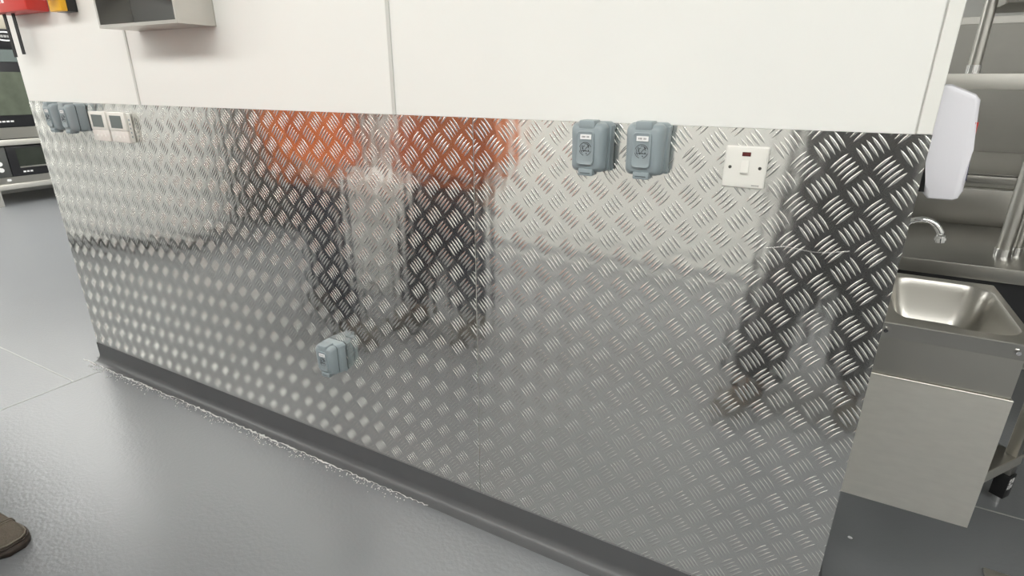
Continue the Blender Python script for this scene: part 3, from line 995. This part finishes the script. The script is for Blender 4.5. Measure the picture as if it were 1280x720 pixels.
    bmesh.ops.create_uvsphere(bm, u_segments=24, v_segments=16, radius=1.0,
                              matrix=Matrix.Translation((0, -0.012, 1.675 * k)) @ Matrix.Diagonal((0.088, 0.103, 0.098, 1)))
    bmesh.ops.bisect_plane(bm, geom=bm.verts[:] + bm.edges[:] + bm.faces[:], plane_co=(0, 0.0, 1.655 * k), plane_no=(0, 0.75, -0.66), clear_outer=True)
    obj('hair', bm, 'hair', root, smooth=True)
    return root


def make_shoe(parent, ax, ay, ang):
    """ankle at (ax,ay); toe points to local +y turned by ang"""
    ca, sa = math.cos(ang), math.sin(ang)

    def T(x, y, z):
        return (ax + x * ca - y * sa, ay + x * sa + y * ca, z)
    # stations along the foot: y, half width, height of the top, base inset
    stn = [(-0.085, 0.020, 0.070), (-0.080, 0.032, 0.090), (-0.060, 0.038, 0.105), (-0.02, 0.039, 0.112), (0.03, 0.041, 0.105), (0.075, 0.046, 0.088),
           (0.115, 0.050, 0.074), (0.150, 0.050, 0.064), (0.175, 0.046, 0.056), (0.192, 0.036, 0.046), (0.201, 0.020, 0.036)]
    bm = bmesh.new()
    rings = []
    for y, w, h in stn:
        ring = []
        for q in range(16):
            a = math.pi * q / 15
            ring.append(T(w * math.copysign(abs(math.cos(a)) ** 0.7, math.cos(a)), y, 0.022 + (h - 0.022) * math.sin(a) ** 0.75))
        rings.append(ring)
    R_ = [[bm.verts.new(p) for p in r] for r in rings]
    for a, b_ in zip(R_, R_[1:]):
        for q in range(15):
            bm.faces.new((a[q], a[q + 1], b_[q + 1], b_[q]))
        bm.faces.new((a[15], a[0], b_[0], b_[15]))
    bm.faces.new(R_[0])
    bm.faces.new(R_[-1])
    sh = obj('shoe', bm, 'shoe', parent, smooth=True)
    md = sh.modifiers.new('sub', 'SUBSURF')
    md.levels = md.render_levels = 1
    bm = bmesh.new()
    out = [(w + 0.006, y) for y, w, h in stn]
    out[-1] = (0.022, 0.209)
    pts = [T(w, y, 0) for w, y in out] + [T(-w, y, 0) for w, y in out[::-1]]
    prism(bm, [(p[0], p[1]) for p in pts], 'z', 0.0, 0.026)
    bmesh.ops.bevel(bm, geom=[e_ for e_ in bm.edges if abs(e_.verts[0].co.z - e_.verts[1].co.z) < 1e-5], offset=0.004, segments=2, affect='EDGES')
    obj('sole', bm, 'sole', sh, smooth=True)
    # toe-cap seam, side welts and laces
    for yy, w, h in ((0.118, 0.0505, 0.074), (0.126, 0.0505, 0.0715)):
        bm = bmesh.new()
        tube(bm, [T(w * math.copysign(abs(math.cos(a)) ** 0.7, math.cos(a)), yy - 0.030 * (1 - math.sin(a)), 0.024 + (h + 0.006 * (1 - math.sin(a)) - 0.024) * math.sin(a) ** 0.75)
                  for a in [math.pi * q / 20 for q in range(21)]], 0.0022, 6)
        obj('toe_seam', bm, 'stitch', sh, smooth=True)
    for zz, r_ in ((0.030, 0.004), (0.040, 0.0028)):
        bm = bmesh.new()
        sc = 1.0 + 0.03 * (zz < 0.035)
        pth = [T((w + 0.001) * sc - (0.003 if zz > 0.035 else 0), y, zz) for y, w, h in stn[2:]] + \
              [T(-(w + 0.001) * sc + (0.003 if zz > 0.035 else 0), y, zz) for y, w, h in stn[2:][::-1]]
        tube(bm, pth, r_, 6)
        obj('welt', bm, 'stitch' if zz > 0.035 else 'sole', sh, smooth=True)
    for q in range(4):
        yy = 0.02 + q * 0.022
        hh = 0.110 - q * 0.0065
        bm = bmesh.new()
        tube(bm, [T(-0.024, yy, hh - 0.012), T(0, yy + 0.004, hh + 0.001), T(0.024, yy, hh - 0.012)], 0.0028, 6)
        obj('lace', bm, 'ink', sh, smooth=True)


# worker whose shoe shows at the lower left corner of the photograph, facing +x
P1 = (-2.53, -0.99)
make_person('person', (P1[0], P1[1], 0), rad(-90), 'person in orange jacket and dark trousers, brown shoe showing at lower left corner', 'orange', 'navy',
            {'l': (-0.135, 0.295), 'r': (0.13, -0.20)}, {'l': (-0.24, 0.22, 0.98), 'r': (0.26, 0.10, 0.92)}, H=1.80, bulk=1.32, shoe_dir={'l': rad(4), 'r': rad(-10)})
make_person('person', (-1.84, -1.36, 0), rad(8), 'person in orange jacket and dark trousers mirrored in the middle of the tread plate', 'orange', 'navy',
            {'l': (-0.19, 0.14), 'r': (0.20, 0.06)}, {'l': (-0.35, 0.08, 0.93), 'r': (0.37, 0.08, 0.93)}, H=1.80, bulk=1.8, shoe_dir={'l': rad(12), 'r': rad(-12)})
make_person('person', (0.17, -1.60, 0), rad(16), 'person in black clothes holding a phone, mirrored at the tread plate right end', 'blackc', 'blackc',
            {'l': (-0.18, 0.46), 'r': (0.20, 0.16)}, {'l': (-0.27, 0.15, 1.30), 'r': (0.10, 0.17, 1.30)}, H=1.76, bulk=1.95, coat=0.5, shoe_dir={'l': rad(10), 'r': rad(-10)})

# a white crumb on the floor beside the wall end
bm = bmesh.new()
bmesh.ops.create_icosphere(bm, subdivisions=2, radius=0.006, matrix=Matrix.Translation((0.298, 0.502, 0.004)) @ Matrix.Diagonal((1.2, 0.8, 0.7, 1)))
for v in bm.verts:
    v.co += Vector((random.uniform(-1, 1), random.uniform(-1, 1), random.uniform(0, 0.6))) * 0.0008
tag(obj('crumb', bm, 'sticker'), 'tiny white crumb on the dark floor beside the wall end', 'crumb')
